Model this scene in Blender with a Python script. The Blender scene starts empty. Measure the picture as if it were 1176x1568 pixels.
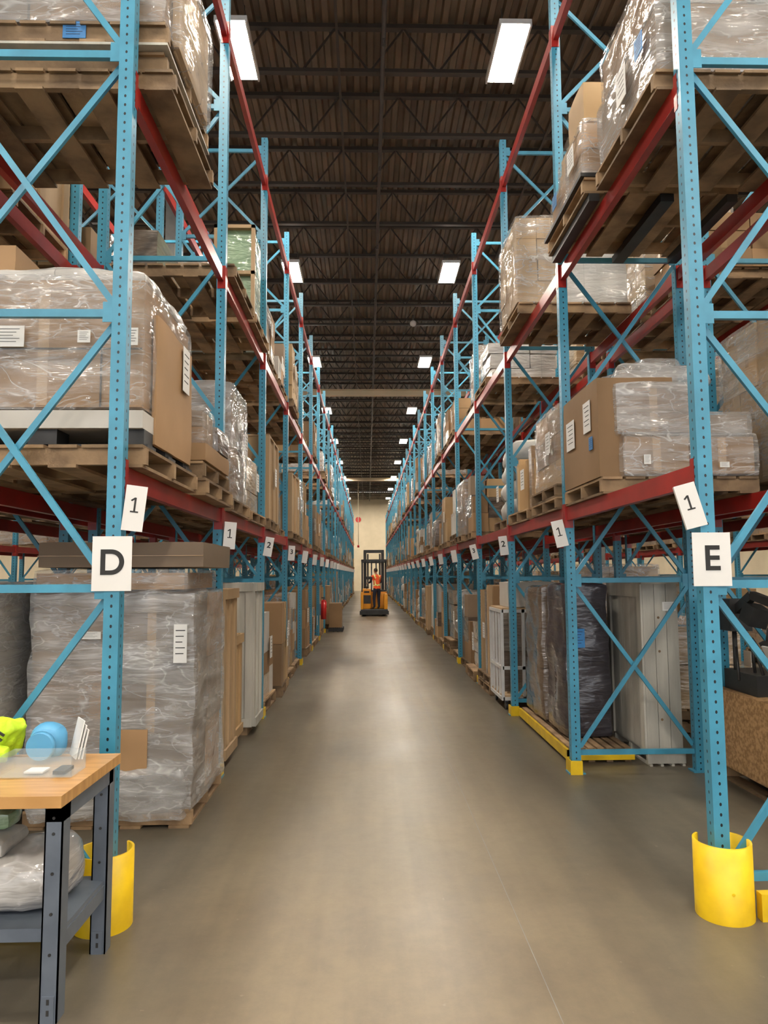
import bpy, math, random
from mathutils import Vector, Matrix, noise, Euler
random.seed(7)
S=bpy.context.scene
COL=S.collection
R=math.radians

# ------------------------------------------------------------------ materials
def nodes(name):
    m=bpy.data.materials.new(name); m.use_nodes=True
    nt=m.node_tree; b=nt.nodes['Principled BSDF']
    return m,nt,b
def N(nt,t,**k):
    n=nt.nodes.new(t)
    for a,v in k.items():
        if a.startswith('i_'):
            key=a[2:]; key=int(key) if key.isdigit() else key.replace('_',' ')
            n.inputs[key].default_value=v
        else: setattr(n,a,v)
    return n
def ramp(nt,stops):
    n=nt.nodes.new('ShaderNodeValToRGB'); e=n.color_ramp.elements
    e[0].position=stops[0][0]; e[0].color=stops[0][1]
    e[1].position=stops[-1][0]; e[1].color=stops[-1][1]
    for p,c in stops[1:-1]:
        x=e.new(p); x.color=c
    return n
def c4(c): return (c[0],c[1],c[2],1)
def pmat(name,c1,c2=None,scale=4,rough=.6,metal=0,bump=0,bscale=30,stretch=(1,1,1),coat=0,island=0,orand=0,lo=.35,hi=.65):
    m,nt,b=nodes(name); L=nt.links.new
    if c2 is None: c2=tuple(x*.85 for x in c1)
    tc=N(nt,'ShaderNodeTexCoord'); mp=N(nt,'ShaderNodeMapping'); mp.inputs['Scale'].default_value=stretch
    L(tc.outputs['Object'],mp.inputs[0])
    nz=N(nt,'ShaderNodeTexNoise',i_Scale=scale,i_Detail=5); L(mp.outputs[0],nz.inputs['Vector'])
    rp=ramp(nt,[(lo,c4(c1)),(hi,c4(c2))]); L(nz.outputs['Fac'],rp.inputs[0])
    out=rp.outputs[0]
    for kind,amt in (('i',island),('o',orand)):
        if amt:
            if kind=='i': g=N(nt,'ShaderNodeNewGeometry'); r=g.outputs['Random Per Island']
            else: g=N(nt,'ShaderNodeObjectInfo'); r=g.outputs['Random']
            mr=N(nt,'ShaderNodeMapRange'); mr.inputs['To Min'].default_value=1-amt; mr.inputs['To Max'].default_value=1+amt*.6
            L(r,mr.inputs[0])
            h=N(nt,'ShaderNodeHueSaturation'); L(out,h.inputs['Color']); L(mr.outputs[0],h.inputs['Value']); out=h.outputs[0]
    L(out,b.inputs['Base Color'])
    b.inputs['Roughness'].default_value=rough; b.inputs['Metallic'].default_value=metal
    b.inputs['Coat Weight'].default_value=coat; b.inputs['Coat Roughness'].default_value=.15
    if bump:
        n2=N(nt,'ShaderNodeTexNoise',i_Scale=bscale,i_Detail=4); L(mp.outputs[0],n2.inputs['Vector'])
        bp=N(nt,'ShaderNodeBump',i_Strength=bump,i_Distance=.02); L(n2.outputs['Fac'],bp.inputs['Height']); L(bp.outputs[0],b.inputs['Normal'])
    return m
def mathf(nt):
    L=nt.links.new
    def MT(op,a,bb=None,c=None):
        n=N(nt,'ShaderNodeMath',operation=op)
        for i,x in enumerate((a,bb,c)):
            if x is None: continue
            if isinstance(x,(int,float)): n.inputs[i].default_value=x
            else: L(x,n.inputs[i])
        return n.outputs[0]
    return MT
def creases(nt,tc):
    L=nt.links.new; MT=mathf(nt)
    mp=N(nt,'ShaderNodeMapping'); mp.inputs['Scale'].default_value=(.9,.9,5.5); mp.inputs['Rotation'].default_value=(.10,.08,0)
    L(tc.outputs['Object'],mp.inputs[0])
    n4=N(nt,'ShaderNodeTexNoise',i_Scale=3.2,i_Detail=3,i_Distortion=.5); L(mp.outputs[0],n4.inputs['Vector'])
    r4=ramp(nt,[(.47,(0,0,0,1)),(.5,(1,1,1,1)),(.53,(0,0,0,1))]); L(n4.outputs['Fac'],r4.inputs[0])
    mp2=N(nt,'ShaderNodeMapping'); mp2.inputs['Scale'].default_value=(1.2,1.2,3.0); mp2.inputs['Rotation'].default_value=(.75,.6,.2)
    L(tc.outputs['Object'],mp2.inputs[0])
    n2=N(nt,'ShaderNodeTexNoise',i_Scale=1.9,i_Detail=3,i_Distortion=.5,i_Roughness=.5); L(mp2.outputs[0],n2.inputs['Vector'])
    r2=ramp(nt,[(.485,(0,0,0,1)),(.5,(1,1,1,1)),(.515,(0,0,0,1))]); L(n2.outputs['Fac'],r2.inputs[0])
    cre=MT('MAXIMUM',MT('MULTIPLY',r2.outputs[0],.8),MT('MULTIPLY',r4.outputs[0],.5))
    bp=N(nt,'ShaderNodeBump',i_Strength=.8,i_Distance=.035); L(n2.outputs['Fac'],bp.inputs['Height'])
    bp2=N(nt,'ShaderNodeBump',i_Strength=.7,i_Distance=.02); L(n4.outputs['Fac'],bp2.inputs['Height']); L(bp.outputs[0],bp2.inputs['Normal'])
    return cre,bp2.outputs[0],mp
def wrapmat(name,under,plastic,cover=.5,rh=.36,rw=.52,rough=.3):
    m,nt,b=nodes(name); L=nt.links.new; MT=mathf(nt)
    tc=N(nt,'ShaderNodeTexCoord'); oi=N(nt,'ShaderNodeObjectInfo')
    sp=N(nt,'ShaderNodeSeparateXYZ'); L(tc.outputs['Object'],sp.inputs[0])
    sn=N(nt,'ShaderNodeSeparateXYZ'); L(tc.outputs['Normal'],sn.inputs[0])
    isx=MT('GREATER_THAN',MT('ABSOLUTE',sn.outputs[0]),.6)
    h=MT('ADD',MT('MULTIPLY',isx,sp.outputs[1]),MT('MULTIPLY',MT('SUBTRACT',1,isx),sp.outputs[0]))
    hz=MT('DIVIDE',MT('ADD',sp.outputs[2],.11),rh); hh=MT('DIVIDE',MT('ADD',h,10.13),rw)
    fz=MT('ABSOLUTE',MT('SUBTRACT',MT('FRACT',hz),.5)); fh=MT('ABSOLUTE',MT('SUBTRACT',MT('FRACT',hh),.5))
    seam=MT('MAXIMUM',MT('GREATER_THAN',fz,.488),MT('GREATER_THAN',fh,.492))
    cell=N(nt,'ShaderNodeCombineXYZ'); L(MT('FLOOR',hz),cell.inputs[0]); L(MT('FLOOR',hh),cell.inputs[1]); L(MT('MULTIPLY',oi.outputs['Random'],57.3),cell.inputs[2])
    wn=N(nt,'ShaderNodeTexWhiteNoise'); L(cell.outputs[0],wn.inputs['Vector'])
    val=MT('MULTIPLY',MT('MULTIPLY_ADD',wn.outputs['Value'],.4,.78),MT('MULTIPLY_ADD',oi.outputs['Random'],.45,.78))
    hs=N(nt,'ShaderNodeHueSaturation'); hs.inputs['Color'].default_value=c4(under); L(val,hs.inputs['Value'])
    ms=N(nt,'ShaderNodeMix',data_type='RGBA'); L(MT('MULTIPLY',seam,.6),ms.inputs[0]); L(hs.outputs[0],ms.inputs[6]); ms.inputs[7].default_value=c4([x*.25 for x in under])
    cre,nrm,mp=creases(nt,tc)
    mq=N(nt,'ShaderNodeMapping'); mq.inputs['Scale'].default_value=(.8,.8,1.6); L(tc.outputs['Object'],mq.inputs[0])
    n1=N(nt,'ShaderNodeTexNoise',i_Scale=2.0,i_Detail=3,i_Distortion=.3,i_Roughness=.5); L(mq.outputs[0],n1.inputs['Vector'])
    r1=ramp(nt,[(.62-cover*.35,(0,0,0,1)),(.85-cover*.2,(1,1,1,1))]); L(n1.outputs['Fac'],r1.inputs[0])
    mx=N(nt,'ShaderNodeMix',data_type='RGBA'); L(MT('MULTIPLY_ADD',r1.outputs[0],.25+.35*cover,.10+.22*cover),mx.inputs[0]); L(ms.outputs[2],mx.inputs[6]); mx.inputs[7].default_value=c4(plastic)
    mx2=N(nt,'ShaderNodeMix',data_type='RGBA'); L(mx.outputs[2],mx2.inputs[6]); mx2.inputs[7].default_value=c4([min(.85,x*1.45) for x in plastic]); L(MT('MULTIPLY',cre,.35),mx2.inputs[0])
    L(mx2.outputs[2],b.inputs['Base Color'])
    b.inputs['Roughness'].default_value=rough; b.inputs['Coat Weight'].default_value=1; b.inputs['Coat Roughness'].default_value=.07
    L(nrm,b.inputs['Normal']); L(nrm,b.inputs['Coat Normal'])
    return m
def filmmat(name,col,a0,a1):
    m,nt,b=nodes(name); L=nt.links.new; MT=mathf(nt)
    tc=N(nt,'ShaderNodeTexCoord'); cre,nrm,mp=creases(nt,tc)
    n1=N(nt,'ShaderNodeTexNoise',i_Scale=1.6,i_Detail=4,i_Distortion=.4); L(mp.outputs[0],n1.inputs['Vector'])
    r1=ramp(nt,[(.35,(0,0,0,1)),(.7,(1,1,1,1))]); L(n1.outputs['Fac'],r1.inputs[0])
    al=MT('MINIMUM',MT('ADD',MT('MULTIPLY_ADD',r1.outputs[0],a1-a0,a0),MT('MULTIPLY',cre,.4)),.95)
    L(al,b.inputs['Alpha']); b.inputs['Base Color'].default_value=c4(col)
    b.inputs['Roughness'].default_value=.16; b.inputs['IOR'].default_value=1.65; b.inputs['Coat Weight'].default_value=1; b.inputs['Coat Roughness'].default_value=.05
    L(nrm,b.inputs['Normal']); L(nrm,b.inputs['Coat Normal'])
    return m
def emat(name,c,s):
    m,nt,b=nodes(name); b.inputs['Emission Color'].default_value=c4(c); b.inputs['Emission Strength'].default_value=s; b.inputs['Base Color'].default_value=(.9,.9,.9,1); return m

BLUE=(.05,.26,.40)
def holemat():
    m,nt,b=nodes('rack_blue_punched'); L=nt.links.new; MT=mathf(nt)
    uv=N(nt,'ShaderNodeUVMap'); sp=N(nt,'ShaderNodeSeparateXYZ'); L(uv.outputs[0],sp.inputs[0])
    d1=MT('DIVIDE',MT('ABSOLUTE',sp.outputs[0]),.0062)
    d2=MT('DIVIDE',MT('SUBTRACT',MT('FRACT',MT('DIVIDE',sp.outputs[1],.0508)),.5),.17)
    lt=MT('LESS_THAN',MT('ADD',MT('POWER',d1,2),MT('MULTIPLY',d2,d2)),1.0)
    tc=N(nt,'ShaderNodeTexCoord'); nz=N(nt,'ShaderNodeTexNoise',i_Scale=6,i_Detail=6); L(tc.outputs['Object'],nz.inputs['Vector'])
    rp=ramp(nt,[(.3,c4([x*.85 for x in BLUE])),(.7,c4([x*1.12 for x in BLUE]))]); L(nz.outputs['Fac'],rp.inputs[0])
    mx=N(nt,'ShaderNodeMix',data_type='RGBA'); L(lt,mx.inputs[0]); L(rp.outputs[0],mx.inputs[6]); mx.inputs[7].default_value=(.004,.008,.012,1)
    L(mx.outputs[2],b.inputs['Base Color']); b.inputs['Roughness'].default_value=.35
    return m
M={}
M['hole']=holemat()
M['blue']=pmat('rack_blue_paint',[x*.85 for x in BLUE],[x*1.12 for x in BLUE],5,.35)
M['red']=pmat('rack_red_paint',(.34,.020,.016),(.26,.015,.012),5,.3)
M['yellow']=pmat('safety_yellow',(.80,.54,.01),(.66,.43,.01),7,.4)
M['wood']=pmat('pallet_wood',(.38,.25,.135),(.19,.12,.065),5,.75,stretch=(1,1,1),bump=.2,island=.45,orand=.2)
M['ply']=pmat('plywood',(.48,.34,.20),(.38,.25,.13),2.2,.65,stretch=(1,1,.25),bump=.1,island=.2)
M['whitewood']=pmat('painted_crate_wood',(.54,.52,.46),(.34,.33,.29),2.5,.6,stretch=(2,2,.3),bump=.15,island=.15)
M['osb']=pmat('osb_board',(.50,.31,.15),(.30,.17,.07),38,.7,bump=.2,bscale=40,lo=.40,hi=.60)
M['card']=pmat('cardboard',(.36,.215,.105),(.29,.172,.08),1.5,.7,island=.3,orand=.2)
M['card2']=pmat('cardboard_light',(.48,.32,.16),(.40,.26,.125),1.5,.65,island=.2,orand=.15)
M['cardg']=pmat('cardboard_greyed',(.28,.205,.14),(.22,.155,.10),1.2,.6,island=.35)
M['white']=pmat('white_carton',(.58,.56,.52),(.48,.46,.42),2,.6,island=.12)
M['paper']=pmat('paper',(.74,.74,.73),(.68,.68,.67),2,.6)
M['ink']=pmat('ink',(.01,.01,.01),(.015,.015,.015),2,.6)
M['tape']=pmat('packing_tape',(.42,.28,.15),(.38,.25,.13),4,.2)
M['wrap']=wrapmat('stretch_wrap_on_carton',(.31,.19,.095),(.42,.40,.37),.35)
M['wraph']=wrapmat('stretch_wrap_heavy',(.22,.165,.115),(.40,.39,.38),.65,.9,1.2)
M['wrapw']=wrapmat('stretch_wrap_white',(.42,.40,.37),(.56,.56,.56),.6)
M['wrapd']=wrapmat('stretch_wrap_dark',(.022,.018,.026),(.09,.09,.11),.3,1.3,1.9)
M['wrapb']=wrapmat('stretch_wrap_brown',(.10,.065,.042),(.22,.19,.165),.35,.8,1.1)
M['wrapc']=wrapmat('stretch_wrap_cartons',(.48,.33,.17),(.52,.49,.44),.2,.27,.36)
M['film']=filmmat('clear_stretch_film',(.66,.66,.66),.10,.44)
M['filmh']=filmmat('layered_stretch_film',(.58,.58,.58),.26,.66)
M['greenglass']=wrapmat('green_net_panel',(.13,.24,.12),(.34,.44,.32),.5,2,2)
M['black']=pmat('black_plastic',(.015,.015,.016),(.03,.03,.03),5,.45)
M['steel']=pmat('grey_steel',(.15,.18,.225),(.12,.145,.185),8,.4,metal=.3)
M['whitesteel']=pmat('white_steel',(.66,.66,.66),(.58,.58,.58),8,.35)
M['concol']=pmat('column_grey',(.25,.26,.25),(.2,.2,.2),4,.6)
M['bench']=pmat('bench_maple',(.58,.32,.11),(.45,.235,.07),6,.3,stretch=(.6,6,1),coat=.3)
M['orange']=pmat('truck_yellow_orange',(.85,.36,.02),(.75,.30,.015),5,.4)
M['vest']=pmat('hi_vis_orange',(.95,.13,.03),(.85,.1,.02),12,.7)
M['stripe']=pmat('reflective_stripe',(.75,.8,.3),(.7,.75,.25),12,.4)
M['lime']=pmat('hi_vis_lime',(.60,.85,.03),(.45,.68,.02),12,.65,bump=.6,bscale=16)
M['cyan']=pmat('light_blue_plastic',(.10,.36,.62),(.08,.31,.55),4,.45)
M['navy']=pmat('navy_cloth',(.012,.016,.035),(.02,.025,.045),20,.85)
M['skin']=pmat('skin',(.42,.22,.14),(.38,.19,.12),12,.5)
M['hair']=pmat('dark_hair',(.02,.014,.01),(.03,.02,.015),40,.6)
M['extred']=pmat('extinguisher_red',(.6,.02,.02),(.5,.015,.015),5,.3)
M['bluetape']=pmat('blue_label',(.03,.20,.50),(.03,.17,.42),5,.5)
M['joist']=pmat('joist_brown_steel',(.036,.027,.021),(.026,.02,.016),3,.5)
M['deck']=pmat('roof_deck_metal',(.165,.12,.08),(.10,.073,.05),1.2,.42,metal=.35)
M['cream']=pmat('cream_paint',(.62,.53,.38),(.55,.47,.33),1,.6)
M['pipe']=pmat('black_pipe',(.05,.045,.04),(.035,.03,.03),4,.5)
M['lamp']=emat('lamp_diffuser',(1,.90,.76),215)
M['foam']=pmat('white_foam_bag',(.58,.57,.54),(.44,.43,.41),5,.35,bump=.5,bscale=9)
m,nt,b=nodes('clear_acrylic'); b.inputs['Base Color'].default_value=(.6,.7,.75,1); b.inputs['Roughness'].default_value=.05; b.inputs['Alpha'].default_value=.16; M['clear']=m
def floormat():
    m,nt,b=nodes('polished_concrete'); L=nt.links.new
    tc=N(nt,'ShaderNodeTexCoord')
    def mul(a,bc,f=1,col=None):
        x=N(nt,'ShaderNodeMix',data_type='RGBA',blend_type='MULTIPLY')
        if isinstance(f,(int,float)): x.inputs[0].default_value=f
        else: L(f,x.inputs[0])
        L(a,x.inputs[6])
        if col: x.inputs[7].default_value=col
        else: L(bc,x.inputs[7])
        return x.outputs[2]
    n1=N(nt,'ShaderNodeTexNoise',i_Scale=.6,i_Detail=9,i_Roughness=.62); L(tc.outputs['Object'],n1.inputs['Vector'])
    r1=ramp(nt,[(.3,(.165,.130,.088,1)),(.5,(.215,.168,.108,1)),(.72,(.27,.21,.132,1))]); L(n1.outputs['Fac'],r1.inputs[0])
    n2=N(nt,'ShaderNodeTexNoise',i_Scale=9,i_Detail=8,i_Roughness=.75); L(tc.outputs['Object'],n2.inputs['Vector'])
    r2=ramp(nt,[(.3,(.84,.84,.86,1)),(.6,(1,1,1,1))]); L(n2.outputs['Fac'],r2.inputs[0])
    c=mul(r1.outputs[0],r2.outputs[0])
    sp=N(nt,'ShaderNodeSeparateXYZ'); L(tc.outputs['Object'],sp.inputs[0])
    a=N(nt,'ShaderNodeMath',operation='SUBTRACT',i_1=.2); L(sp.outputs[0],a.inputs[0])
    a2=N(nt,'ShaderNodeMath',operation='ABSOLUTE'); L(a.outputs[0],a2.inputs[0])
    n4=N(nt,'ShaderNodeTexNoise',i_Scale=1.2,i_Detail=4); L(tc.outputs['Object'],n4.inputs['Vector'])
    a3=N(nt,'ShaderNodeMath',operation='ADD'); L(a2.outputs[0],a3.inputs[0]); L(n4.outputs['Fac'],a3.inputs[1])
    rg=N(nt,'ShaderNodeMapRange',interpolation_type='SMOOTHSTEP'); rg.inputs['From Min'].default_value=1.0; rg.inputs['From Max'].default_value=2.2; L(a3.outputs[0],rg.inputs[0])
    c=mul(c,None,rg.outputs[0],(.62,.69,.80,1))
    for sc,st,lo in ((1.6,(3.2,.10,1),.86),(3.0,(2.2,.5,1),.92)):
        mt=N(nt,'ShaderNodeMapping'); mt.inputs['Scale'].default_value=st; L(tc.outputs['Object'],mt.inputs[0])
        n5=N(nt,'ShaderNodeTexNoise',i_Scale=sc,i_Detail=6); L(mt.outputs[0],n5.inputs['Vector'])
        r5=ramp(nt,[(.42,(lo,lo,lo+.01,1)),(.6,(1.0,1.0,1.0,1))]); L(n5.outputs['Fac'],r5.inputs[0]); c=mul(c,r5.outputs[0],.9)
    n6=N(nt,'ShaderNodeTexNoise',i_Scale=22,i_Detail=3); L(tc.outputs['Object'],n6.inputs['Vector'])
    r6=ramp(nt,[(.72,(0,0,0,1)),(.76,(1,1,1,1))]); L(n6.outputs['Fac'],r6.inputs[0])
    sx=N(nt,'ShaderNodeMath',operation='MULTIPLY',i_1=.25); L(r6.outputs[0],sx.inputs[0])
    mm=N(nt,'ShaderNodeMix',data_type='RGBA'); L(sx.outputs[0],mm.inputs[0]); L(c,mm.inputs[6]); mm.inputs[7].default_value=(.34,.30,.24,1)
    L(mm.outputs[2],b.inputs['Base Color'])
    rr=ramp(nt,[(.3,(.28,.28,.28,1)),(.7,(.44,.44,.44,1))]); L(n1.outputs['Fac'],rr.inputs[0]); L(rr.outputs[0],b.inputs['Roughness'])
    bp=N(nt,'ShaderNodeBump',i_Strength=.06,i_Distance=.01); L(n2.outputs['Fac'],bp.inputs['Height']); L(bp.outputs[0],b.inputs['Normal'])
    return m
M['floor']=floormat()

# ------------------------------------------------------------------ mesh builder
class MB:
    def __init__(s): s.v=[];s.f=[];s.m=[];s.uv=[];s.sm=[];s.ml=[]
    def mi(s,m):
        if m not in s.ml: s.ml.append(m)
        return s.ml.index(m)
    def face(s,idx,m,uv=None,sm=False):
        s.f.append(idx); s.m.append(s.mi(m)); s.uv.append(uv or [(9,9)]*len(idx)); s.sm.append(sm)
    def hexa(s,P,m):
        b=len(s.v); s.v+= [tuple(p) for p in P]
        for q in ((0,3,2,1),(4,5,6,7),(0,1,5,4),(1,2,6,5),(2,3,7,6),(3,0,4,7)):
            s.face([b+i for i in q],m)
    def box(s,x0,x1,y0,y1,z0,z1,m,rot=None,piv=None):
        P=[Vector(p) for p in ((x0,y0,z0),(x1,y0,z0),(x1,y1,z0),(x0,y1,z0),(x0,y0,z1),(x1,y0,z1),(x1,y1,z1),(x0,y1,z1))]
        if rot:
            c=Vector(piv) if piv else sum(P,Vector())/8
            Mx=Euler(rot).to_matrix(); P=[Mx@(p-c)+c for p in P]
        s.hexa(P,m)
    def beam(s,p0,p1,w,h,m,up=(0,0,1)):
        p0=Vector(p0);p1=Vector(p1); d=(p1-p0).normalized(); u=Vector(up)
        if abs(d.dot(u))>.98: u=Vector((0,1,0))
        r=d.cross(u).normalized()*w/2; u=r.cross(d).normalized()*h/2
        s.hexa([p0-r-u,p0+r-u,p1+r-u,p1-r-u,p0-r+u,p0+r+u,p1+r+u,p1-r+u],m)
    def cyl(s,p0,p1,r,m,n=16,r1=None,sm=True):
        p0=Vector(p0);p1=Vector(p1); r1=r if r1 is None else r1
        d=(p1-p0).normalized(); u=Vector((0,0,1)) if abs(d.z)<.9 else Vector((1,0,0))
        a=d.cross(u).normalized(); c=d.cross(a); b=len(s.v)
        for k in range(n):
            t=2*math.pi*k/n; o=a*math.cos(t)+c*math.sin(t)
            s.v.append(tuple(p0+o*r)); s.v.append(tuple(p1+o*r1))
        for k in range(n):
            j=(k+1)%n; s.face([b+2*k,b+2*j,b+2*j+1,b+2*k+1],m,sm=sm)
        s.face([b+2*k for k in range(n)][::-1],m); s.face([b+2*k+1 for k in range(n)],m)
    def column(s,x,y,z0,z1,wx,wy,m):
        b=len(s.v); hx,hy=wx/2,wy/2
        s.v+=[(x-hx,y-hy,z0),(x+hx,y-hy,z0),(x+hx,y+hy,z0),(x-hx,y+hy,z0),(x-hx,y-hy,z1),(x+hx,y-hy,z1),(x+hx,y+hy,z1),(x-hx,y+hy,z1)]
        for q,h in (((0,1,5,4),hx),((1,2,6,5),hy),((2,3,7,6),hx),((3,0,4,7),hy)):
            s.face([b+i for i in q],m,[(-h,z0),(h,z0),(h,z1),(-h,z1)])
        s.face([b+4,b+5,b+6,b+7],m)
    def lump(s,x0,x1,y0,y1,z0,z1,m,res=.1,amp=.015,rnd=.03,seed=0,freq=3,taper=0,sm=True):
        lo=Vector((x0,y0,z0));hi=Vector((x1,y1,z1)); il=lo+Vector((rnd,)*3); ih=hi-Vector((rnd,)*3); c=(lo+hi)/2
        off=Vector((seed*7.3,seed*3.1,seed*1.7))
        def tr(p):
            q=Vector((min(max(p.x,il.x),ih.x),min(max(p.y,il.y),ih.y),min(max(p.z,il.z),ih.z)))
            d=p-q
            if d.length>1e-6: p=q+d.normalized()*min(d.length,rnd)
            if taper:
                k=1-taper*max(0,(p.z-z0)/(z1-z0)); p=Vector((c.x+(p.x-c.x)*k,c.y+(p.y-c.y)*k,p.z))
            nn=noise.noise_vector(p*freq+off)*amp+noise.noise_vector(p*freq*3.1+off)*amp*.4
            if p.z-z0<.02: nn.z=abs(nn.z)*.3
            return p+nn
        nx,ny,nz=[max(2,int((hi[i]-lo[i])/res)) for i in range(3)]
        def grid(o,a,na,bv,nb):
            b=len(s.v)
            for i in range(na+1):
                for j in range(nb+1):
                    s.v.append(tuple(tr(o+a*(i/na)+bv*(j/nb))))
            for i in range(na):
                for j in range(nb):
                    k=b+i*(nb+1)+j; s.face([k,k+nb+1,k+nb+2,k+1],m,sm=sm)
        X=Vector((x1-x0,0,0));Y=Vector((0,y1-y0,0));Z=Vector((0,0,z1-z0))
        grid(lo,X,nx,Z,nz); grid(lo+Y,Z,nz,X,nx); grid(lo,Z,nz,Y,ny); grid(lo+X,Y,ny,Z,nz); grid(lo+Z,X,nx,Y,ny); grid(lo,Y,ny,X,nx)
    def ell(s,c,r,m,n=16,k=10,f=None):
        b=len(s.v); c=Vector(c)
        for i in range(k+1):
            t=math.pi*i/k
            for j in range(n):
                a=2*math.pi*j/n; p=Vector((math.sin(t)*math.cos(a)*r[0],math.sin(t)*math.sin(a)*r[1],math.cos(t)*r[2]))
                if f: p=f(p)
                s.v.append(tuple(c+p))
        for i in range(k):
            for j in range(n):
                j2=(j+1)%n; s.face([b+i*n+j,b+(i+1)*n+j,b+(i+1)*n+j2,b+i*n+j2],m,sm=True)
    def mesh(s,name):
        me=bpy.data.meshes.new(name); me.from_pydata(s.v,[],s.f)
        for k in s.ml: me.materials.append(M[k])
        me.polygons.foreach_set('material_index',s.m); me.polygons.foreach_set('use_smooth',s.sm)
        ul=me.uv_layers.new(name='UVMap'); fl=[c for u in s.uv for p in u for c in p]; ul.data.foreach_set('uv',fl)
        me.update(); return me
    def obj(s,name,parent=None,loc=(0,0,0),rot=(0,0,0)):
        return put(s.mesh(name),name,loc,rot,parent)
def put(me,name,loc=(0,0,0),rot=(0,0,0),parent=None):
    o=bpy.data.objects.new(name,me); COL.objects.link(o); o.location=loc; o.rotation_euler=rot
    if parent: o.parent=parent
    return o
def empty(name,loc=(0,0,0),rot=(0,0,0)):
    o=bpy.data.objects.new(name,None); COL.objects.link(o); o.location=loc; o.rotation_euler=rot; o.empty_display_size=.1; return o
def text(body,size,loc,rot,parent,name='lettering',mat='ink'):
    c=bpy.data.curves.new(name,'FONT'); c.body=body; c.size=size; c.align_x='CENTER'; c.align_y='CENTER'; c.extrude=.0006; c.offset=size*.012
    c.materials.append(M[mat]); o=bpy.data.objects.new(name,c); COL.objects.link(o); o.location=loc; o.rotation_euler=rot; o.parent=parent; return o

# ------------------------------------------------------------------ room shell
XW0,XW1,YW0,YW1=-17,18,-16,76
ZD=10.55
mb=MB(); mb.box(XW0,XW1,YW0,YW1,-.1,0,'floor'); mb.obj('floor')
mb=MB(); mb.box(XW0-.2,XW1+.2,YW1,YW1+.2,0,ZD,'cream'); mb.obj('wall_back')
mb=MB(); mb.box(XW0-.2,XW0,YW0,YW1,0,ZD,'cream'); mb.obj('wall_left')
mb=MB(); mb.box(XW1,XW1+.2,YW0,YW1,0,ZD,'cream'); mb.obj('wall_right')
mb=MB(); x=XW0; prof=[]
while x<XW1:
    prof+=[(x,ZD),(x+.09,ZD),(x+.12,ZD+.06),(x+.21,ZD+.06)]; x+=.24
for i,(px,pz) in enumerate(prof): mb.v+=[(px,YW0,pz),(px,YW1,pz)]
for i in range(len(prof)-1): mb.face([2*i,2*i+1,2*i+3,2*i+2],'deck')
mb.obj('ceiling')
ZB=9.72
mb=MB()
mb.box(XW0+.02,XW1-.02,-.05,.05,ZB,ZB+.06,'joist'); mb.box(XW0+.02,XW1-.02,-.05,.05,ZD-.07,ZD-.002,'joist')
x=XW0+.02
while x<XW1-1.1:
    mb.beam((x,0,ZD-.05),(x+.55,0,ZB+.03),.028,.028,'joist'); mb.beam((x+.55,0,ZB+.03),(x+1.1,0,ZD-.05),.028,.028,'joist'); x+=1.1
jm=mb.mesh('ceiling_joist'); y=-14.
while y<YW1-.5:
    put(jm,'ceiling_joist',(0,y,0)); y+=1.65
mb=MB()
for bx in (-12,-8.2,-4.3,-.42,3.3,7.2,11.2):
    mb.box(bx-.02,bx+.02,YW0+.1,YW1-.1,ZB-.03,ZB-.001,'joist')
mb.obj('joist_bridging')
mb=MB()
for bx in (-6.2,.27,6.8): 
    mb.cyl((bx,YW0+.1,ZB-.12),(bx,YW1-.1,ZB-.12),.035,'pipe',10)
    y=-10
    while y<74: mb.cyl((bx,y,ZB-.12),(bx,y,ZB-.24),.015,'pipe',6); mb.cyl((bx,y,ZB-.24),(bx,y,ZB-.25),.035,'pipe',8); mb.cyl((bx,y+.3,ZB-.1),(bx,y+.3,ZB+.02),.01,'pipe',5); y+=3.3
mb.obj('sprinkler_pipe')
for by in (29.3,56.5):
    mb=MB(); mb.box(XW0+.02,XW1-.02,by-.12,by+.12,ZB-.53,ZB-.50,'cream'); mb.box(XW0+.02,XW1-.02,by-.12,by+.12,ZB-.30,ZB-.27,'cream'); mb.box(XW0+.02,XW1-.02,by-.01,by+.01,ZB-.50,ZB-.30,'cream'); mb.obj('roof_girder')
for cx,cy in ((-4.1,14.5),(-4.1,29.3),(-4.1,44),(4.75,29.3),(4.75,44),(4.75,14.5)):
    top=ZB-.535 if cy>29 and cy<30 else ZB-.035
    mb=MB(); mb.box(cx-.1,cx+.1,cy-.1,cy+.1,0,top,'concol'); mb.box(cx-.2,cx+.2,cy-.2,cy+.2,0,.02,'concol'); mb.box(cx-.16,cx+.16,cy-.16,cy+.16,top-.02,top,'concol'); mb.obj('building_column')
ZL=9.4
mb=MB()
mb.box(-.23,.23,-.60,.60,.015,.09,'whitesteel'); mb.box(-.20,.20,-.57,.57,0,.014,'lamp')
mb.box(-.23,-.202,-.60,.60,-.015,.015,'whitesteel'); mb.box(.202,.23,-.60,.60,-.015,.015,'whitesteel')
for sx in (-.18,.18):
    for sy in (-.5,.5): mb.cyl((sx,sy,.09),(sx,sy,ZB-ZL),.006,'pipe',5)
lm=mb.mesh('high_bay_light')
for lx in (-11.2,-6.7,-1.88,2.12,6.55,11.2):
    y=9.9-7.7*3
    while y<74:
        put(lm,'high_bay_light',(lx,y,ZL)); y+=7.7

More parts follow.
